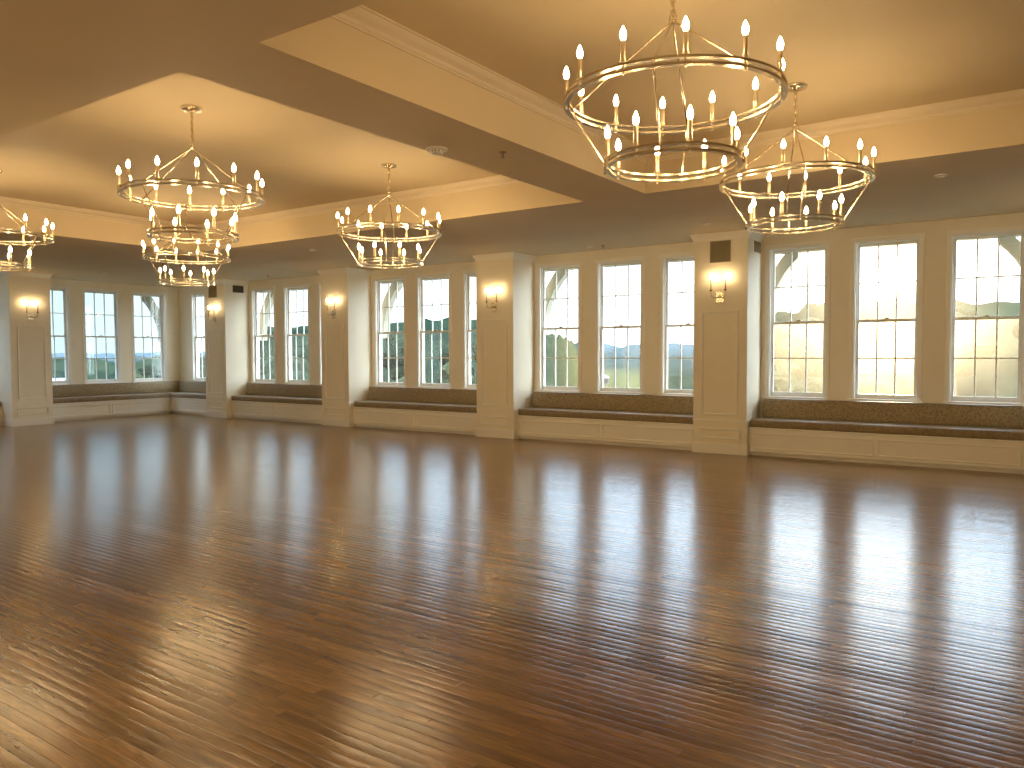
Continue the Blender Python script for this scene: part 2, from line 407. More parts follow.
# ------------------------------------------------------------------ floor, ceiling, walls
bm = bmesh.new(); box(bm, XW - .1, XR + .1, YB - .1, YW + .1, -0.12, 0.0)
tag(finish('floor', bm, M['floor']), 'glossy brown oak strip floor of the hall', 'floor', kind='structure')

bm = bmesh.new()
xs = [XW - .3, TRAYS[0][0], TRAYS[0][1], TRAYS[1][0], TRAYS[1][1], XR + .3]
y0t, y1t = TRAYS[0][2], TRAYS[0][3]
box(bm, xs[0], xs[5], YB - .2, y0t, ZS, ZC + .2)
box(bm, xs[0], xs[5], y1t, YW + .3, ZS, ZC + .2)
for a, b in ((0, 1), (2, 3), (4, 5)): box(bm, xs[a], xs[b], y0t, y1t, ZS, ZC + .2)
for a, b in ((1, 2), (3, 4)): box(bm, xs[a], xs[b], y0t, y1t, ZC, ZC + .2)
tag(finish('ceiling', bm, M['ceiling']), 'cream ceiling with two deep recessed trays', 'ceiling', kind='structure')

crown = [(0, ZC - .112), (.012, ZC - .112), (.012, ZC - .100), (.022, ZC - .092), (.030, ZC - .078), (.030, ZC - .070), (.040, ZC - .062), (.066, ZC - .045), (.086, ZC - .022), (.092, ZC - .012), (.108, ZC - .012), (.108, ZC)]
for i, (x0, x1, y0, y1) in enumerate(TRAYS):
    bm = bmesh.new(); sweep(bm, crown, [(x0, y0), (x1, y0), (x1, y1), (x0, y1)])
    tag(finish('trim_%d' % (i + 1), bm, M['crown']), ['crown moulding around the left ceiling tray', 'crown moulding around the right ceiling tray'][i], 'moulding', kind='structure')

def wall_panel(name, u0, u1, openings, loc, rotz, label):
    """wall in local x/z facing -y; openings are centre positions"""
    bm = bmesh.new(); cur = u0
    for c in sorted(openings):
        a, b = c - OW / 2, c + OW / 2
        box(bm, cur, a, 0, WT, 0, ZS + .05)
        box(bm, a, b, 0, WT, 0, OZ0); box(bm, a, b, 0, WT, OZ1, ZS + .05)
        cur = b
    box(bm, cur, u1, 0, WT, 0, ZS + .05)
    return tag(finish(name, bm, M['wall'], None, False, loc, rotz), label, 'wall', kind='structure')

def pier_x(i): return PX0 + PP * i + (0.09 if i == 4 else 0)
front_w = [-18.44]
for i in range(5):
    c = pier_x(i) + PW + (PP - PW) / 2 + 0.07
    front_w += [c - WSP, c, c + WSP]
wall_panel('wall_front', XW - WT, XR + WT, front_w, (0, YW, 0), 0, 'cream wall of tall windows facing the sunset')
LW = 10.119
left_w = [LW - WSP, LW, LW + WSP] + [LW - 4.2424 + k * WSP for k in (-1, 0, 1)] + [LW - 2 * 4.2424 + k * WSP for k in (-1, 0, 1)]
wall_panel('wall_left', YB, YW, left_w, (XW, 0, 0), PI / 2, 'cream wall of tall windows on the left')
bm = bmesh.new(); box(bm, XW - WT, XR + WT, YB - WT, YB, 0, ZS + .05)
tag(finish('wall_back', bm, M['wall']), 'plain cream wall behind the camera', 'wall', kind='structure')
bm = bmesh.new(); box(bm, XR, XR + WT, YB, YW, 0, ZS + .05)
tag(finish('wall_right', bm, M['wall']), 'plain cream wall beyond the right edge', 'wall', kind='structure')

# ------------------------------------------------------------------ windows
def make_window(first_name):
    root = empty(first_name)
    hw = OW / 2
    bm = bmesh.new()          # casing on the room side
    cw = 0.055
    box(bm, -hw - cw, -hw + .004, -.013, .012, OZ0 - .02, OZ1 + cw, .004)
    box(bm, hw - .004, hw + cw, -.013, .012, OZ0 - .02, OZ1 + cw, .004)
    box(bm, -hw - cw - .01, hw + cw + .01, -.016, .012, OZ1 - .004, OZ1 + cw, .004)
    finish('casing', bm, M['trim'], root)
    bm = bmesh.new()          # jamb lining and blind stop
    t = .016
    box(bm, -hw, -hw + t, 0, WT, OZ0, OZ1); box(bm, hw - t, hw, 0, WT, OZ0, OZ1); box(bm, -hw, hw, 0, WT, OZ1 - t, OZ1)
    for s in (-1, 1): box(bm, s * (hw - t), s * (hw - t - .014), .045, .058, OZ0, OZ1 - t)
    finish('jamb', bm, M['white'], root)
    bm = bmesh.new()
    box(bm, -hw - cw - .02, hw + cw + .02, -.045, .06, OZ0 - .028, OZ0 + .002, .006)
    box(bm, -hw + .016, hw - .016, .06, WT + .03, OZ0 - .03, OZ0 + .012)
    finish('sill', bm, M['trim'], root)
    zm = (ZB + ZT) / 2 - .01
    iw = hw - .016
    def sash(name, z0, z1, gz0, gz1, y0, y1):
        bm = bmesh.new(); g = GW / 2
        box(bm, -iw, -g, y0, y1, z0, z1, .003); box(bm, g, iw, y0, y1, z0, z1, .003)
        box(bm, -iw, iw, y0 + .001, y1 - .001, z0, gz0, .003); box(bm, -iw, iw, y0 + .001, y1 - .001, gz1, z1, .003)
        mw = .019
        for k in (1, 2):
            x = -g + GW * k / 3; box(bm, x - mw / 2, x + mw / 2, y0 + .006, y1 - .004, gz0, gz1)
        zz = (gz0 + gz1) / 2; box(bm, -g, g, y0 + .007, y1 - .005, zz - mw / 2, zz + mw / 2)
        o = finish(name, bm, M['white'], root)
        bm = bmesh.new(); ym = (y0 + y1) / 2 + .004
        box(bm, -g - .005, g + .005, ym, ym + .004, gz0 - .005, gz1 + .005)
        finish('pane', bm, M['glass'], o)
        return o
    lo = sash('lower_sash', OZ0 + .012, zm + .02, ZB, zm - .02, .060, .095)
    upr = sash('upper_sash', zm - .02, OZ1 - .016, zm + .02, ZT, .097, .132)
    bm = bmesh.new()
    box(bm, -.035, .035, .066, .090, zm + .02, zm + .032, .003); box(bm, -.010, .028, .060, .075, zm + .032, zm + .042, .003)
    finish('sash_lock', bm, M['bronze'], lo)
    bm = bmesh.new(); y0 = .150; fwd = .018
    box(bm, -iw, -iw + fwd, y0, y0 + .012, OZ0 + .013, zm); box(bm, iw - fwd, iw, y0, y0 + .012, OZ0 + .013, zm)
    box(bm, -iw + fwd, iw - fwd, y0, y0 + .012, OZ0 + .013, OZ0 + .013 + fwd); box(bm, -iw + fwd, iw - fwd, y0, y0 + .012, zm - fwd, zm)
    sf = finish('screen_frame', bm, M['white'], root)
    bm = bmesh.new(); box(bm, -iw + fwd, iw - fwd, y0 + .005, y0 + .007, OZ0 + .013 + fwd, zm - fwd)
    finish('insect_screen', bm, M['screen'], sf)
    return root
w0 = make_window('window_1'); index_children(w0)
wn = 1
def place_window(loc, rotz, label):
    global wn
    o = w0 if wn == 1 else copy_tree(w0)
    if wn > 1: o.name = 'window_%d' % wn
    o.location = loc; o.rotation_euler = (0, 0, rotz)
    tag(o, label, 'window', 'double hung windows of the hall', 'structure'); wn += 1
bay_names = ['second bay from the far corner', 'third bay from the far corner', 'fourth bay from the far corner', 'sunlit bay at right', 'bay beyond the right edge']
for k, x in enumerate(front_w):
    if k == 0: lb = 'tall divided window half hidden by the pillar at the far corner'
    else: lb = '%s tall divided window of the %s' % (['left', 'middle', 'right'][(k - 1) % 3], bay_names[(k - 1) // 3])
    place_window((x, YW, 0), 0, lb)
for k, y in enumerate(left_w):
    lb = '%s tall divided window in the left wall, %s' % (['left', 'middle', 'right'][k % 3], ['bay next to the far corner', 'second bay from the corner', 'third bay from the corner'][k // 3])
    place_window((XW, y, 0), PI / 2, lb)

# vertical batten between neighbouring windows
# ------------------------------------------------------------------ pillars
def make_pillar(depth):
    bm = bmesh.new(); box(bm, -PW / 2, PW / 2, 0, depth, 0, ZS + .01)
    root = finish('pillar', bm, M['wall'])
    bm = bmesh.new()
    box(bm, -PW / 2 - .016, PW / 2 + .016, -.016, depth, 0, .150, .004)
    box(bm, -PW / 2 - .009, PW / 2 + .009, -.009, depth, .150, .168, .003)
    finish('plinth', bm, M['trim'], root)
    bm = bmesh.new()
    prof = [(0.0, ZS - .105), (-.008, ZS - .105), (-.010, ZS - .09), (-.030, ZS - .055), (-.044, ZS - .02), (-.048, ZS - .012), (-.048, ZS)]
    sweep(bm, prof, [(-PW / 2, depth), (-PW / 2, 0), (PW / 2, 0), (PW / 2, depth)], closed=False)
    finish('capital', bm, M['trim'], root)
    bm = bmesh.new(); frame_moulding(bm, -.285, .285, .598, 2.18, 0)
    finish('panel_moulding', bm, M['trim'], root)
    bm = bmesh.new(); frame_moulding(bm, -.32, .32, .235, .395, 0)
    finish('panel_moulding', bm, M['trim'], root)
    bm = bmesh.new(); box(bm, -PW / 2 - .008, PW / 2 + .008, -.008, depth, .505, .522, .003)
    finish('dado_rail', bm, M['trim'], root)
    return root
pf = make_pillar(YW - YP + .02); index_children(pf)
pier_labels = ['white panelled pillar by the far corner, narrowest in view', 'white panelled pillar second from the far corner', 'white panelled pillar third from the far corner', 'wide white panelled pillar left of the sunlit bay', 'white panelled pillar just past the right edge', 'white panelled pillar far past the right edge']
for i in range(6):
    o = pf if i == 0 else copy_tree(pf)
    o.location = (pier_x(i) + PW / 2, YP, 0); tag(o, pier_labels[i], 'pillar', 'panelled pillars between the window bays', 'structure')
pl = make_pillar(XLP - XW + .02); index_children(pl)
for k, y in enumerate((7.62, 7.62 - 4.2424, 7.62 - 2 * 4.2424)):
    o = pl if k == 0 else copy_tree(pl)
    o.location = (XLP, y + PW / 2, 0); o.rotation_euler = (0, 0, PI / 2)
    tag(o, ['white panelled pillar against the left wall', 'white panelled pillar past the left edge', 'white panelled pillar far past the left edge'][k], 'pillar', 'panelled pillars between the window bays', 'structure')

# ------------------------------------------------------------------ window benches and cushions
def soft_box(bm, x0, x1, y0, y1, z0, z1, r=.03, crown_h=.0):
    box(bm, x0, x1, y0, y1, z0, z1)
    bmesh.ops.bevel(bm, geom=bm.edges[:], offset=r, segments=3, profile=.55, affect='EDGES')
def bench(u0, u1, wall_d, front_d, loc, rotz, label, npan=2, right_end=None):
    """local x along wall; y = 0 at the wall face, bench runs to -front_d"""
    root = empty('window_bench', loc, rotz); tag(root, label, 'bench', 'built in window benches')
    bm = bmesh.new(); yf = -front_d
    box(bm, u0, u1, yf, 0, .055, .398)
    box(bm, u0, u1, yf + .05, 0, 0.0, .055)
    finish('bench_base', bm, M['trim'], root)
    bm = bmesh.new(); box(bm, u0, u1, yf - .022, 0, .398, .425, .006)
    finish('seat_board', bm, M['trim'], root)
    bm = bmesh.new(); L = u1 - u0
    box(bm, u0, u1, yf - .012, yf, .055, .085, .003)
    finish('base_moulding', bm, M['trim'], root)
    for k in range(npan):
        a = u0 + .07 + (L - .06) * k / npan; b = u0 - .01 + .02 + (L - .06) * (k + 1) / npan
        bm = bmesh.new(); frame_moulding(bm, a, b - .0, .105, .345, yf, .024, .017)
        finish('panel_moulding', bm, M['trim'], root)
    return root
def cushions(u0, u1, front_d, loc, rotz, lab, a_in=0.012, b_in=0.012, seat_u1=None, back=(None, None)):
    bm = bmesh.new(); soft_box(bm, u0 + a_in, (seat_u1 or u1) - b_in, -front_d - .015, -.02, .425, .545, .028)
    o = finish('seat_cushion', bm, M['seat_fabric'], None, True, loc, rotz)
    tag(o, 'long brown seat cushion ' + lab, 'cushion', 'seat cushions on the window benches')
    b0 = back[0] or u0 + .07; b1 = back[1] or u1 - .03
    bm = bmesh.new()
    box(bm, b0, b1, -.20, -.035, .545, .842)
    for v in bm.verts:
        if v.co.z > .7: v.co.y += .012 if v.co.y < -.1 else 0
    bmesh.ops.bevel(bm, geom=bm.edges[:], offset=.035, segments=3, profile=.55, affect='EDGES')
    o = finish('back_cushion', bm, M['back_fabric'], None, True, loc, rotz)
    tag(o, 'patterned bronze back cushion ' + lab, 'cushion', 'back cushions on the window benches')
    bm = bmesh.new()
    for zz in (.552, .835):
        for yy in (-.197,):
            tube(bm, [(b0 + .03, yy + (.012 if zz > .7 else 0), zz), (b1 - .03, yy + (.012 if zz > .7 else 0), zz)], .006, 6)
    finish('piping', bm, M['seat_fabric'], o)
FD = YW - 11.65
bl = ['past the right edge of the photo', 'below the sunlit windows at right', 'below the middle bay left of the wide pillar', 'below the bay with dark trees outside', 'below the two-window bay near the far corner']
for k, i in enumerate((4, 3, 2, 1, 0)):
    u0, u1 = pier_x(i) + PW, pier_x(i + 1)
    bench(u0, u1, 0, FD, (0, YW, 0), 0, 'white panelled window bench ' + bl[k], 2)
    cushions(u0, u1, FD, (0, YW, 0), 0, bl[k])
FL = 19.0 - 0.0; XBL = -19.0
bench(XW, pier_x(0), 0, FD, (0, YW, 0), 0, 'short white window bench in the far corner behind the pillar', 1)
cushions(XW + .0, pier_x(0), FD, (0, YW, 0), 0, 'of the short bench in the far corner', back=(XW + .21, None))
bench(7.62 + PW, YW - FD - .024, 0, XBL - XW, (XW, 0, 0), PI / 2, 'white window bench along the left wall, meeting the far corner', 2)
cushions(7.62 + PW, YW - FD - .02, XBL - XW, (XW, 0, 0), PI / 2, 'below the three blue windows of the left wall', back=(None, YW - .03))
bench(7.62 - 4.2424 + PW, 7.62, 0, XBL - XW, (XW, 0, 0), PI / 2, 'white window bench cut by the left edge of the photo', 2)
cushions(7.62 - 4.2424 + PW, 7.62, XBL - XW, (XW, 0, 0), PI / 2, 'at the left edge of the photo')

# ------------------------------------------------------------------ wall sconces
def flame_bulb(bm, x, y, z, r=.019, h=.085):
    lathe(bm, [(r * .45, z), (r * .72, z + h * .12), (r, z + h * .34), (r * .86, z + h * .56), (r * .5, z + h * .78), (r * .16, z + h * .95), (0, z + h)], x, y, 8, True)
def make_sconce():
    root = empty('wall_sconce')
    bm = bmesh.new(); box(bm, -.062, .062, -.018, 0, -.085, .085, .006); box(bm, -.045, .045, -.028, -.018, -.066, .066, .005)
    finish('backplate', bm, M['nickel'], root, False)
    bm = bmesh.new(); lathe(bm, [(0, -.02), (.016, -.018), (.022, 0), (.016, .018), (0, .02)], 0, -.055, 12)
    tube(bm, [(0, -.02, 0), (0, -.055, 0)], .009, 8)
    finish('centre_boss', bm, M['nickel'], root, True)
    for s in (-1, 1):
        bm = bmesh.new()
        pts = [(0, -.055, 0), (s * .03, -.066, -.016), (s * .07, -.082, -.020), (s * .102, -.088, .004), (s * .112, -.09, .045), (s * .112, -.09, .085)]
        P = []
        for a, b in zip(pts, pts[1:]):
            for t in (0, .33, .66): P.append(Vector(a).lerp(Vector(b), t))
        P.append(Vector(pts[-1]))
        tube(bm, P, .0065, 8)
        arm = finish('arm', bm, M['nickel'], root, True)
        bm = bmesh.new(); lathe(bm, [(.004, .078), (.012, .080), (.024, .094), (.026, .102), (.012, .100)], s * .112, -.09, 14)
        finish('drip_cup', bm, M['nickel'], arm, True)
        bm = bmesh.new(); lathe(bm, [(.0095, .098), (.0095, .262), (.007, .268)], s * .112, -.09, 12)
        cs = finish('candle_sleeve', bm, M['bronze'], root, True)
        bm = bmesh.new(); flame_bulb(bm, s * .112, -.09, .266, .016, .075)
        finish('bulb', bm, M['sconce_bulb'], cs, True)
    return root
sc0 = make_sconce(); index_children(sc0)
sl = ['on the pillar by the far corner', 'on the second pillar from the far corner', 'on the third pillar from the far corner', 'under the bronze vent of the wide pillar', 'on the pillar past the right edge']
for i in range(5):
    o = sc0 if i == 0 else copy_tree(sc0)
    o.location = (pier_x(i) + PW / 2, YP, 2.40); tag(o, 'two-candle metal wall sconce ' + sl[i], 'wall lamp', 'wall sconces on the pillars')
o = copy_tree(sc0); o.location = (XLP, 7.62 + PW / 2, 2.40); o.rotation_euler = (0, 0, PI / 2)
tag(o, 'two-candle metal wall sconce on the pillar against the left wall', 'wall lamp', 'wall sconces on the pillars')

# ------------------------------------------------------------------ vents
def vent(w, h, loc, rotz, label, m, nv=10, nh=10):
    root = empty('vent_grille', loc, rotz); tag(root, label, 'vent')
    bm = bmesh.new(); t = .016
    box(bm, -w / 2, w / 2, -.012, 0, -h / 2, -h / 2 + t); box(bm, -w / 2, w / 2, -.012, 0, h / 2 - t, h / 2)
    box(bm, -w / 2, -w / 2 + t, -.012, 0, -h / 2 + t, h / 2 - t); box(bm, w / 2 - t, w / 2, -.012, 0, -h / 2 + t, h / 2 - t)
    finish('frame', bm, m, root)
    bm = bmesh.new(); a, b = w - 2 * t, h - 2 * t
    for k in range(1, nv): x = -a / 2 + a * k / nv; box(bm, x - .003, x + .003, -.009, -.003, -b / 2, b / 2)
    for k in range(1, nh): z = -b / 2 + b * k / nh; box(bm, -a / 2, a / 2, -.010, -.004, z - .003, z + .003)
    finish('grid', bm, m, root)
    bm = bmesh.new(); box(bm, -a / 2, a / 2, -.002, 0, -b / 2, b / 2)
    finish('backing', bm, M['ventback'], root)
vent(.32, .325, (-4.123, YP, 3.083), 0, 'square bronze grille above the sconce of the wide pillar', M['grille'])
vent(.32, .325, (-16.91, YP, 3.11), 0, 'tan grille high on the pillar by the far corner', M['grille'])
def side_vent(x, y, z, label, m):
    # on a pillar side that faces +X
    vent(.30, .17, (x, y, z), PI / 2, label, m, 12, 6)
side_vent(PX0 + PW, 11.90, 3.155, 'small dark brown grille on the side of the far corner pillar', M['darkgrille'])
side_vent(PX0 + 3 * PP + PW, 11.97, 3.165, 'small grey grille high on the side of the wide pillar', M['grille'])

# ------------------------------------------------------------------ ceiling fixtures
def disc_light(x, y, label):
    root = empty('ceiling_fixture', (x, y, ZS)); tag(root, label, 'ceiling fixture', 'round white fixtures in the soffit')
    bm = bmesh.new(); lathe(bm, [(.062, 0), (.062, -.010), (.056, -.014), (.046, -.014), (.044, -.006), (0, -.004)], 0, 0, 24, False)
    finish('rim', bm, M['plastic'], root, True)
    bm = bmesh.new(); lathe(bm, [(0, -.016), (.020, -.014), (.040, -.007)], 0, 0, 20, False)
    finish('cover', bm, M['plastic'], root, True)
for x, y, lb in ((-10.60, 9.22, 'round white ceiling disc behind the two middle chandeliers'), (-6.45, 11.66, 'round white ceiling disc above the middle window bay'), (-0.95, 9.14, 'round white ceiling disc near the right edge'), (-4.0, 10.6, 'round white ceiling disc in front of the wide pillar'), (-17.28, 9.07, 'round white ceiling disc before the left wall windows')):
    disc_light(x, y, lb)
def sprinkler(x, y, z, label):
    root = empty('sprinkler_head', (x, y, z)); tag(root, label, 'sprinkler', 'fire sprinklers')
    bm = bmesh.new(); lathe(bm, [(.034, 0), (.034, -.005), (.026, -.010), (0, -.011)], 0, 0, 20, False)
    finish('escutcheon', bm, M['bronze'], root, True)
    bm = bmesh.new(); lathe(bm, [(.009, -.010), (.009, -.028), (.004, -.034), (.004, -.050)], 0, 0, 10)
    lathe(bm, [(.018, -.052), (.018, -.055), (.0, -.056)], 0, 0, 14)
    for s in (-1, 1): tube(bm, [(s * .008, 0, -.026), (s * .014, 0, -.040), (s * .004, 0, -.052)], .0025, 6)
    finish('head', bm, M['bronze'], root, True)
sprinkler(-4.09, 5.775, ZS, 'small dark sprinkler under the beam between the ceiling trays')
sprinkler(-14.82, 11.55, ZS, 'small dark sprinkler above the two-window bay')
sprinkler(-6.22, 11.70, ZS, 'small dark sprinkler above the middle window bay')
root = empty('smoke_detector', (-4.50, 5.34, ZS)); tag(root, 'round white smoke detector under the beam between the trays', 'smoke detector')
bm = bmesh.new(); lathe(bm, [(.095, 0), (.095, -.012), (.088, -.018), (.066, -.020)], 0, 0, 28, False); finish('base', bm, M['plastic'], root, True)
bm = bmesh.new(); lathe(bm, [(.066, -.018), (.060, -.040), (.050, -.050), (.026, -.054), (0, -.054)], 0, 0, 28, False); finish('cover', bm, M['plastic'], root, True)
bm = bmesh.new()
for k in range(12):
    a = 2 * PI * k / 12; box(bm, .060 * math.cos(a) - .006, .060 * math.cos(a) + .006, .060 * math.sin(a) - .006, .060 * math.sin(a) + .006, -.036, -.026)
finish('vent_slots', bm, M['darkgrille'], root)

# ------------------------------------------------------------------ chandeliers
R1, R2, Z1, Z2, ZH = .628, .394, 3.012, 2.647, 3.455
def make_chandelier():
    root = empty('chandelier', (0, 0, 0))
    bm = bmesh.new(); lathe(bm, [(0, ZC), (.095, ZC), (.095, ZC - .012), (.088, ZC - .022), (.03, ZC - .026), (.014, ZC - .04), (0, ZC - .042)], 0, 0, 32, False)
    finish('canopy', bm, M['nickel'], root, True)
    bm = bmesh.new(); n = 9; z0, z1 = ZH + .035, ZC - .035; L = (z1 - z0) / n
    for k in range(n):
        zc = z0 + L * (k + .5); a = (k % 2) * PI / 2
        pts = []
        for j in range(12):
            t = 2 * PI * j / 12; u, w = .0135 * math.cos(t), (L * .5 + .004) * math.sin(t)
            pts.append((u * math.cos(a), u * math.sin(a), zc + w))
        tube(bm, pts, .0042, 6, True)
    tube(bm, [(0.003, 0, z0 - .01), (-.003, .002, (z0 + z1) / 2), (.002, -.002, z1 + .01)], .0062, 6)
    finish('chain', bm, M['nickel'], root, True)
    bm = bmesh.new(); pts = [(.022 * math.cos(2 * PI * j / 16), 0, ZH + .022 + .022 * math.sin(2 * PI * j / 16)) for j in range(16)]
    tube(bm, pts, .0045, 8, True)
    lathe(bm, [(0, ZH - .018), (.02, ZH - .014), (.024, ZH), (.016, ZH + .008), (0, ZH + .01)], 0, 0, 16)
    finish('hub', bm, M['nickel'], root, True)
    for r, z, nc, nm in ((R1, Z1, 12, 'upper_ring'), (R2, Z2, 8, 'lower_ring')):
        bm = bmesh.new()
        hoop(bm, r, z + .017, .032, .013); hoop(bm, r, z - .017, .032, .013)
        finish(nm, bm, M['nickel'], root, True)
        for k in range(nc):
            a = 2 * PI * k / nc + (0.0 if nc == 12 else -.12); x, y = (r - .016) * math.cos(a), (r - .016) * math.sin(a)
            bm = bmesh.new()
            lathe(bm, [(.007, z - .034), (.007, z + .03)], x, y, 8)
            lathe(bm, [(.012, z + .027), (.017, z + .034), (.017, z + .040), (.0125, z + .042), (.0125, z + .136), (.009, z + .142)], x, y, 12)
            cs = finish('candle_sleeve', bm, M['candle'], root, True)
            bm = bmesh.new(); flame_bulb(bm, x, y, z + .140, .018, .076)
            finish('bulb', bm, M['bulb'], cs, True)
    for k in range(4):
        a = math.radians(15 + 90 * k); c, s = math.cos(a), math.sin(a)
        bm = bmesh.new(); tube(bm, [(.012 * c, .012 * s, ZH - .004), ((R1 - .036) * c, (R1 - .036) * s, Z1 + .02), ((R1 - .036) * c, (R1 - .036) * s, Z1 - .028)], .0062, 8)
        finish('hanging_rod', bm, M['nickel'], root, True)
        bm = bmesh.new(); q = R1 - .036; w = R2 + .006
        tube(bm, [(q * c, q * s, Z1 - .026), (w * c, w * s, Z2 + .03), (w * c, w * s, Z2 - .03)], .0062, 8)
        finish('strut', bm, M['nickel'], root, True)
    return root
ch0 = make_chandelier(); index_children(ch0)
spots = [(-1.815, 4.262, -1, 'large two-tier candle chandelier nearest the camera, cut by the top edge'),
         (-1.815, 6.890, 6.5, 'two-tier candle chandelier partly hidden behind the large nearest one'),
         (-6.525, 4.262, 0, 'two-tier candle chandelier at left, highest of the overlapping pair'),
         (-6.565, 6.900, 23, 'two-tier candle chandelier hanging alone near the end of the ceiling beam'),
         (-10.76, 6.900, 12, 'small distant two-tier chandelier seen just below the left one'),
         (-10.66, 4.262, 8, 'two-tier candle chandelier cut by the left edge')]
for k, (x, y, rz, lb) in enumerate(spots):
    o = ch0 if k == 0 else copy_tree(ch0)
    o.location = (x, y, 0); o.rotation_euler = (0, 0, math.radians(rz)); tag(o, lb, 'chandelier', 'two-tier ring chandeliers')

# ------------------------------------------------------------------ outside: curved braces of the arcade
def brace_mesh(side):
    bm = bmesh.new(); D = .16
    inner = [(1.80, 2.05), (1.765, 2.28), (1.685, 2.515), (1.603, 2.68), (1.52, 2.82), (1.435, 2.93), (1.329, 3.035), (1.325, 3.12)]
    outer = [(1.97, 2.05), (1.925, 2.36), (1.85, 2.62), (1.76, 2.80), (1.652, 2.95), (1.59, 3.04), (1.52, 3.12), (1.50, 3.125)]
    cols = []
    for (a, z), (b, w) in zip(inner, outer):
        cols.append([bm.verts.new((side * a, 0, z)), bm.verts.new((side * b, 0, w)), bm.verts.new((side * b, D, w)), bm.verts.new((side * a, D, z))])
    for p, q in zip(cols, cols[1:]):
        for k in range(4):
            j = (k + 1) % 4; bm.faces.new((p[k], p[j], q[j], q[k]))
    bm.faces.new(cols[0][::-1]); bm.faces.new(cols[-1])
    return bm
def arcade(cx, cy, rotz, half, label):
    root = empty('arcade_frame', (cx, cy, 0), rotz); tag(root, label, 'outside arch', 'curved braces outside the windows')
    for s in (-1, 1):
        finish('curved_brace', brace_mesh(s), M['brace'], root)
        bm = bmesh.new(); box(bm, s * 1.79, s * 1.98, -.20, .17, 1.90, 2.06, .01); finish('bracket', bm, M['brace'], root)
    bm = bmesh.new(); box(bm, -1.98, 1.98, -.02, .18, 3.124, 3.34, .01); finish('beam', bm, M['brace'], root)
bayc = [-18.97 + .07] + [pier_x(i) + PW + (PP - PW) / 2 + .07 for i in range(4)]
al = ['curved timber arch outside the far corner window', 'curved timber arch outside the two-window bay', 'curved timber arch outside the bay with dark trees', 'curved timber arch outside the middle bay', 'curved timber arch outside the sunlit windows']
for c, lb in zip(bayc[1:], al[1:]): arcade(c, 12.60, 0, 1.7, lb)
arcade(XW - .39, LW, PI / 2, 1.7, 'curved timber arch outside the left wall windows')

# ------------------------------------------------------------------ outside: hills, trees, houses
def lerp_tab(tab, x):
    if x <= tab[0][0]: return tab[0][1]
    for (a, va), (b, vb) in zip(tab, tab[1:]):
        if x <= b:
            t = (x - a) / (b - a); t = t * t * (3 - 2 * t); return va + (vb - va) * t
    return tab[-1][1]
RIDGE = [(-100, .0), (-66, -.6), (-61, -.5), (-58, -.1), (-55.5, .5), (-53, 1.7), (-49, 2.2), (-44, 2.3), (-38, 2.5), (-34, 2.1), (-31.5, 1.5), (-29.5, .9), (-27, .6), (-22, .55), (-18, 1.6), (-15, 3.0), (-12, 3.3), (-6, 3.2), (-2, 3.4), (5, 3.6), (40, 2.5)]
RDIST = [(-100, 300), (-62, 300), (-57, 240), (-53, 150), (-36, 130), (-32, 160), (-28, 700), (-21, 700), (-16, 110), (-12, 90), (40, 90)]
def ground_z(az, r):
    el = math.radians(lerp_tab(RIDGE, az)); rd = lerp_tab(RDIST, az)
    zr = 1.55 + rd * math.tan(el)
    z0 = -11.5
    t = max(0, min(1, (r - 25) / (rd - 25)))
    if r > rd:
        if az < -54: return zr - 3 + (r - rd) / (1500 - rd) * (6.5 - zr)
        return zr - (r - rd) * .03
    if rd > 400:                      # open valley: the ground falls away, then rises to the far ridge
        t2 = max(0, min(1, (r - 25) / 60.0))
        zv = z0 - 8 * t2 * t2 * (3 - 2 * t2)
        t3 = max(0, min(1, (r - 120) / (rd - 120)))
        return zv + (zr - zv) * t3
    return z0 + (zr - z0) * (t ** 1.25)
bm = bmesh.new(); lay = bm.loops.layers.float_color.new('meadow_and_haze')
NA, NR = 300, 70
rows = []; info = {}
for i in range(NA + 1):
    az = -104 + 140 * i / NA; col = []
    for j in range(NR + 1):
        r = 16 * (1500 / 16) ** (j / NR)
        x, y = r * math.sin(math.radians(az)), r * math.cos(math.radians(az))
        z = ground_z(az, r)
        meadow = max(0, 1 - abs(az + 27.5) / 4.5) * max(0, min(1, (r - 45) / 20)) * max(0, min(1, (420 - r) / 100))
        meadow = min(1, meadow * 2)
        amp = min(1, max(0, (r - 22) / 20)) * (1 - meadow)
        s = .16 if r < 200 else .045
        z += amp * (1.5 if r < 200 else 5.0) * (noise.noise(Vector((x * s, y * s, 0))) + .6 * noise.noise(Vector((x * s * 2.3, y * s * 2.3, 4))))
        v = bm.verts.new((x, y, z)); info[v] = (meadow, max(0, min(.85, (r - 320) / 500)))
        col.append(v)
    rows.append(col)
for i in range(NA):
    for j in range(NR):
        f = bm.faces.new((rows[i][j], rows[i + 1][j], rows[i + 1][j + 1], rows[i][j + 1]))
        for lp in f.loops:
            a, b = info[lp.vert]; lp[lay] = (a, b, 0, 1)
tag(finish('hills', bm, M['terrain'], None, True), 'wooded hills and valley seen through the windows', 'hills', kind='structure')

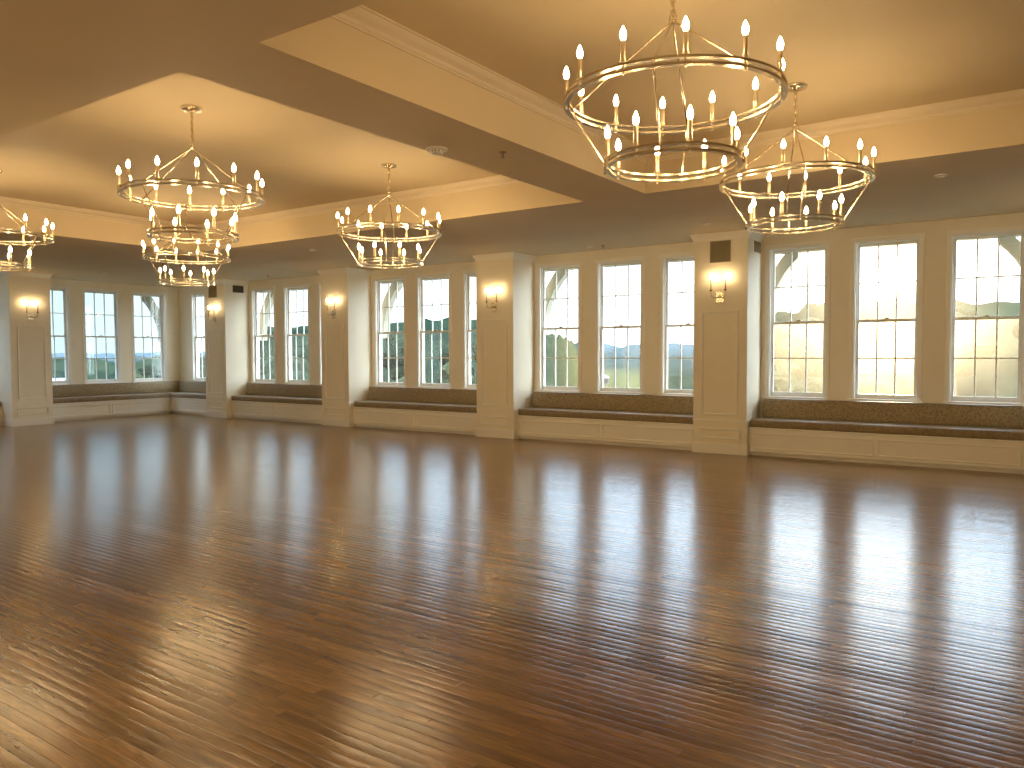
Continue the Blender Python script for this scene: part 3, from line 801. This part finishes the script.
def blob(bm, c, r, sq, seed):
    res = bmesh.ops.create_icosphere(bm, subdivisions=3, radius=1.0)
    for v in res['verts']:
        p = v.co.copy(); k = 1 + .28 * noise.noise(p * 1.7 + Vector((seed, 0, 0))) + .20 * noise.noise(p * 4.5 + Vector((0, seed, 0)))
        v.co = Vector((c[0] + p.x * r * k, c[1] + p.y * r * k, c[2] + p.z * r * sq * k))
def make_tree(name, kind, seed):
    rnd = random.Random(seed); root = empty(name)
    bm = bmesh.new(); tube(bm, [(0, 0, -1.5), (.05, .03, 1.5), (.1, 0, 3.6), (.0, .1, 5.5)], [.26, .21, .15, .06], 8)
    for k in range(4):
        a = 2 * PI * k / 4 + rnd.random(); tube(bm, [(.05, .03, 2.6 + .4 * k), (1.2 * math.cos(a), 1.2 * math.sin(a), 4.2 + .4 * k)], [.10, .04], 6)
    finish('trunk', bm, M['bark'], root, True)
    bm = bmesh.new()
    for k in range(9):
        a = rnd.random() * 2 * PI; q = rnd.random() * 1.6; blob(bm, (q * math.cos(a), q * math.sin(a), 3.4 + rnd.random() * 3.2), 1.0 + rnd.random() * .8, .85, seed * 3.1 + k)
    finish('crown', bm, M['leaf'] if kind == 0 else M['leaf_pale'], root, True)
    return root
protos = [make_tree('dark_tree', 0, 3), make_tree('pale_tree', 1, 11)]
for p in protos: index_children(p)
used = [False, False]
rnd = random.Random(21)
tree_spots = []
for az, n in ((-64, 3), (-61, 3), (-57, 4), (-55.5, 3), (-51, 5), (-49.5, 4), (-42.5, 6), (-39, 6), (-35.5, 4), (-31.5, 5), (-29.3, 2), (-26.5, 1), (-22.5, 4), (-14.5, 6), (-12, 3), (-8.5, 6), (-4, 6), (-1.5, 3)):
    for k in range(n):
        a = az + rnd.uniform(-1.6, 1.6); r = rnd.uniform(34, 85) if az > -54 else rnd.uniform(110, 210)
        tree_spots.append((a, r, rnd.uniform(.8, 1.35) * (1.0 if az > -54 else 1.5), rnd.random()))
planted = [(180 * math.sin(math.radians(-65.1)), 180 * math.cos(math.radians(-65.1)), 2.5), (100 * math.sin(math.radians(-31.2)), 100 * math.cos(math.radians(-31.2)), 1.2)]
for a, r, sc, q in tree_spots:
    lim = 1.55 + r * math.tan(math.radians(lerp_tab(RIDGE, a) - .05)) - (ground_z(a, r) - .3)
    sc = min(sc, lim / 8.6)
    if sc < .45 or (a < -63.8 and r < 180) or any((r * math.sin(math.radians(a)) - X) ** 2 + (r * math.cos(math.radians(a)) - Y) ** 2 < (3.0 * (sc + Z)) ** 2 for X, Y, Z in planted): continue
    planted.append((r * math.sin(math.radians(a)), r * math.cos(math.radians(a)), sc))
    kind = 1 if (q < .3 or (-33 < a < -20 and q < .6)) else 0
    o = protos[kind] if not used[kind] else copy_tree(protos[kind]); used[kind] = True
    x, y = r * math.sin(math.radians(a)), r * math.cos(math.radians(a))
    o.location = (x, y, ground_z(a, r) - .3); o.scale = (sc, sc, sc); o.rotation_euler = (0, 0, rnd.uniform(0, 6))
    tag(o, ['dark green tree on the slope beyond the windows', 'pale yellowish green tree on the slope beyond the windows'][kind], 'tree', ['dark trees outside', 'pale trees outside'][kind])

def house(az, r, w, d, h, roofh, label, rot):
    x, y = r * math.sin(math.radians(az)), r * math.cos(math.radians(az))
    root = empty('house', (x, y, ground_z(az, r) - .5), math.radians(rot)); tag(root, label, 'house')
    bm = bmesh.new(); box(bm, -w / 2, w / 2, -d / 2, d / 2, 0, h); finish('walls', bm, M['housewall'], root)
    bm = bmesh.new(); e = .4
    v = [bm.verts.new(p) for p in ((-w / 2 - e, -d / 2 - e, h), (w / 2 + e, -d / 2 - e, h), (w / 2 + e, d / 2 + e, h), (-w / 2 - e, d / 2 + e, h), (-w / 2 + d * .3, 0, h + roofh), (w / 2 - d * .3, 0, h + roofh))]
    for f in ((0, 1, 5, 4), (1, 2, 5), (2, 3, 4, 5), (3, 0, 4), (3, 2, 1, 0)): bm.faces.new([v[i] for i in f])
    finish('roof', bm, M['roof'], root)
    for k in (-1, 1):
        bm = bmesh.new(); box(bm, k * w * .22 - .5, k * w * .22 + .5, -d / 2 - .04, -d / 2 + .02, 1.0, 2.4); finish('window', bm, M['darkgrille'], root)
house(-65.1, 180, 5.0, 4, 2.6, 1.5, 'pale blue roofed house low outside the leftmost window', 65)
house(-27.9, 300, 3.2, 3, 2.8, 1.3, 'tiny white house in the valley outside the middle bay', 28)
house(-31.2, 100, 5, 4, 2.2, 1.3, 'low white house outside the left window of the middle bay', 35)
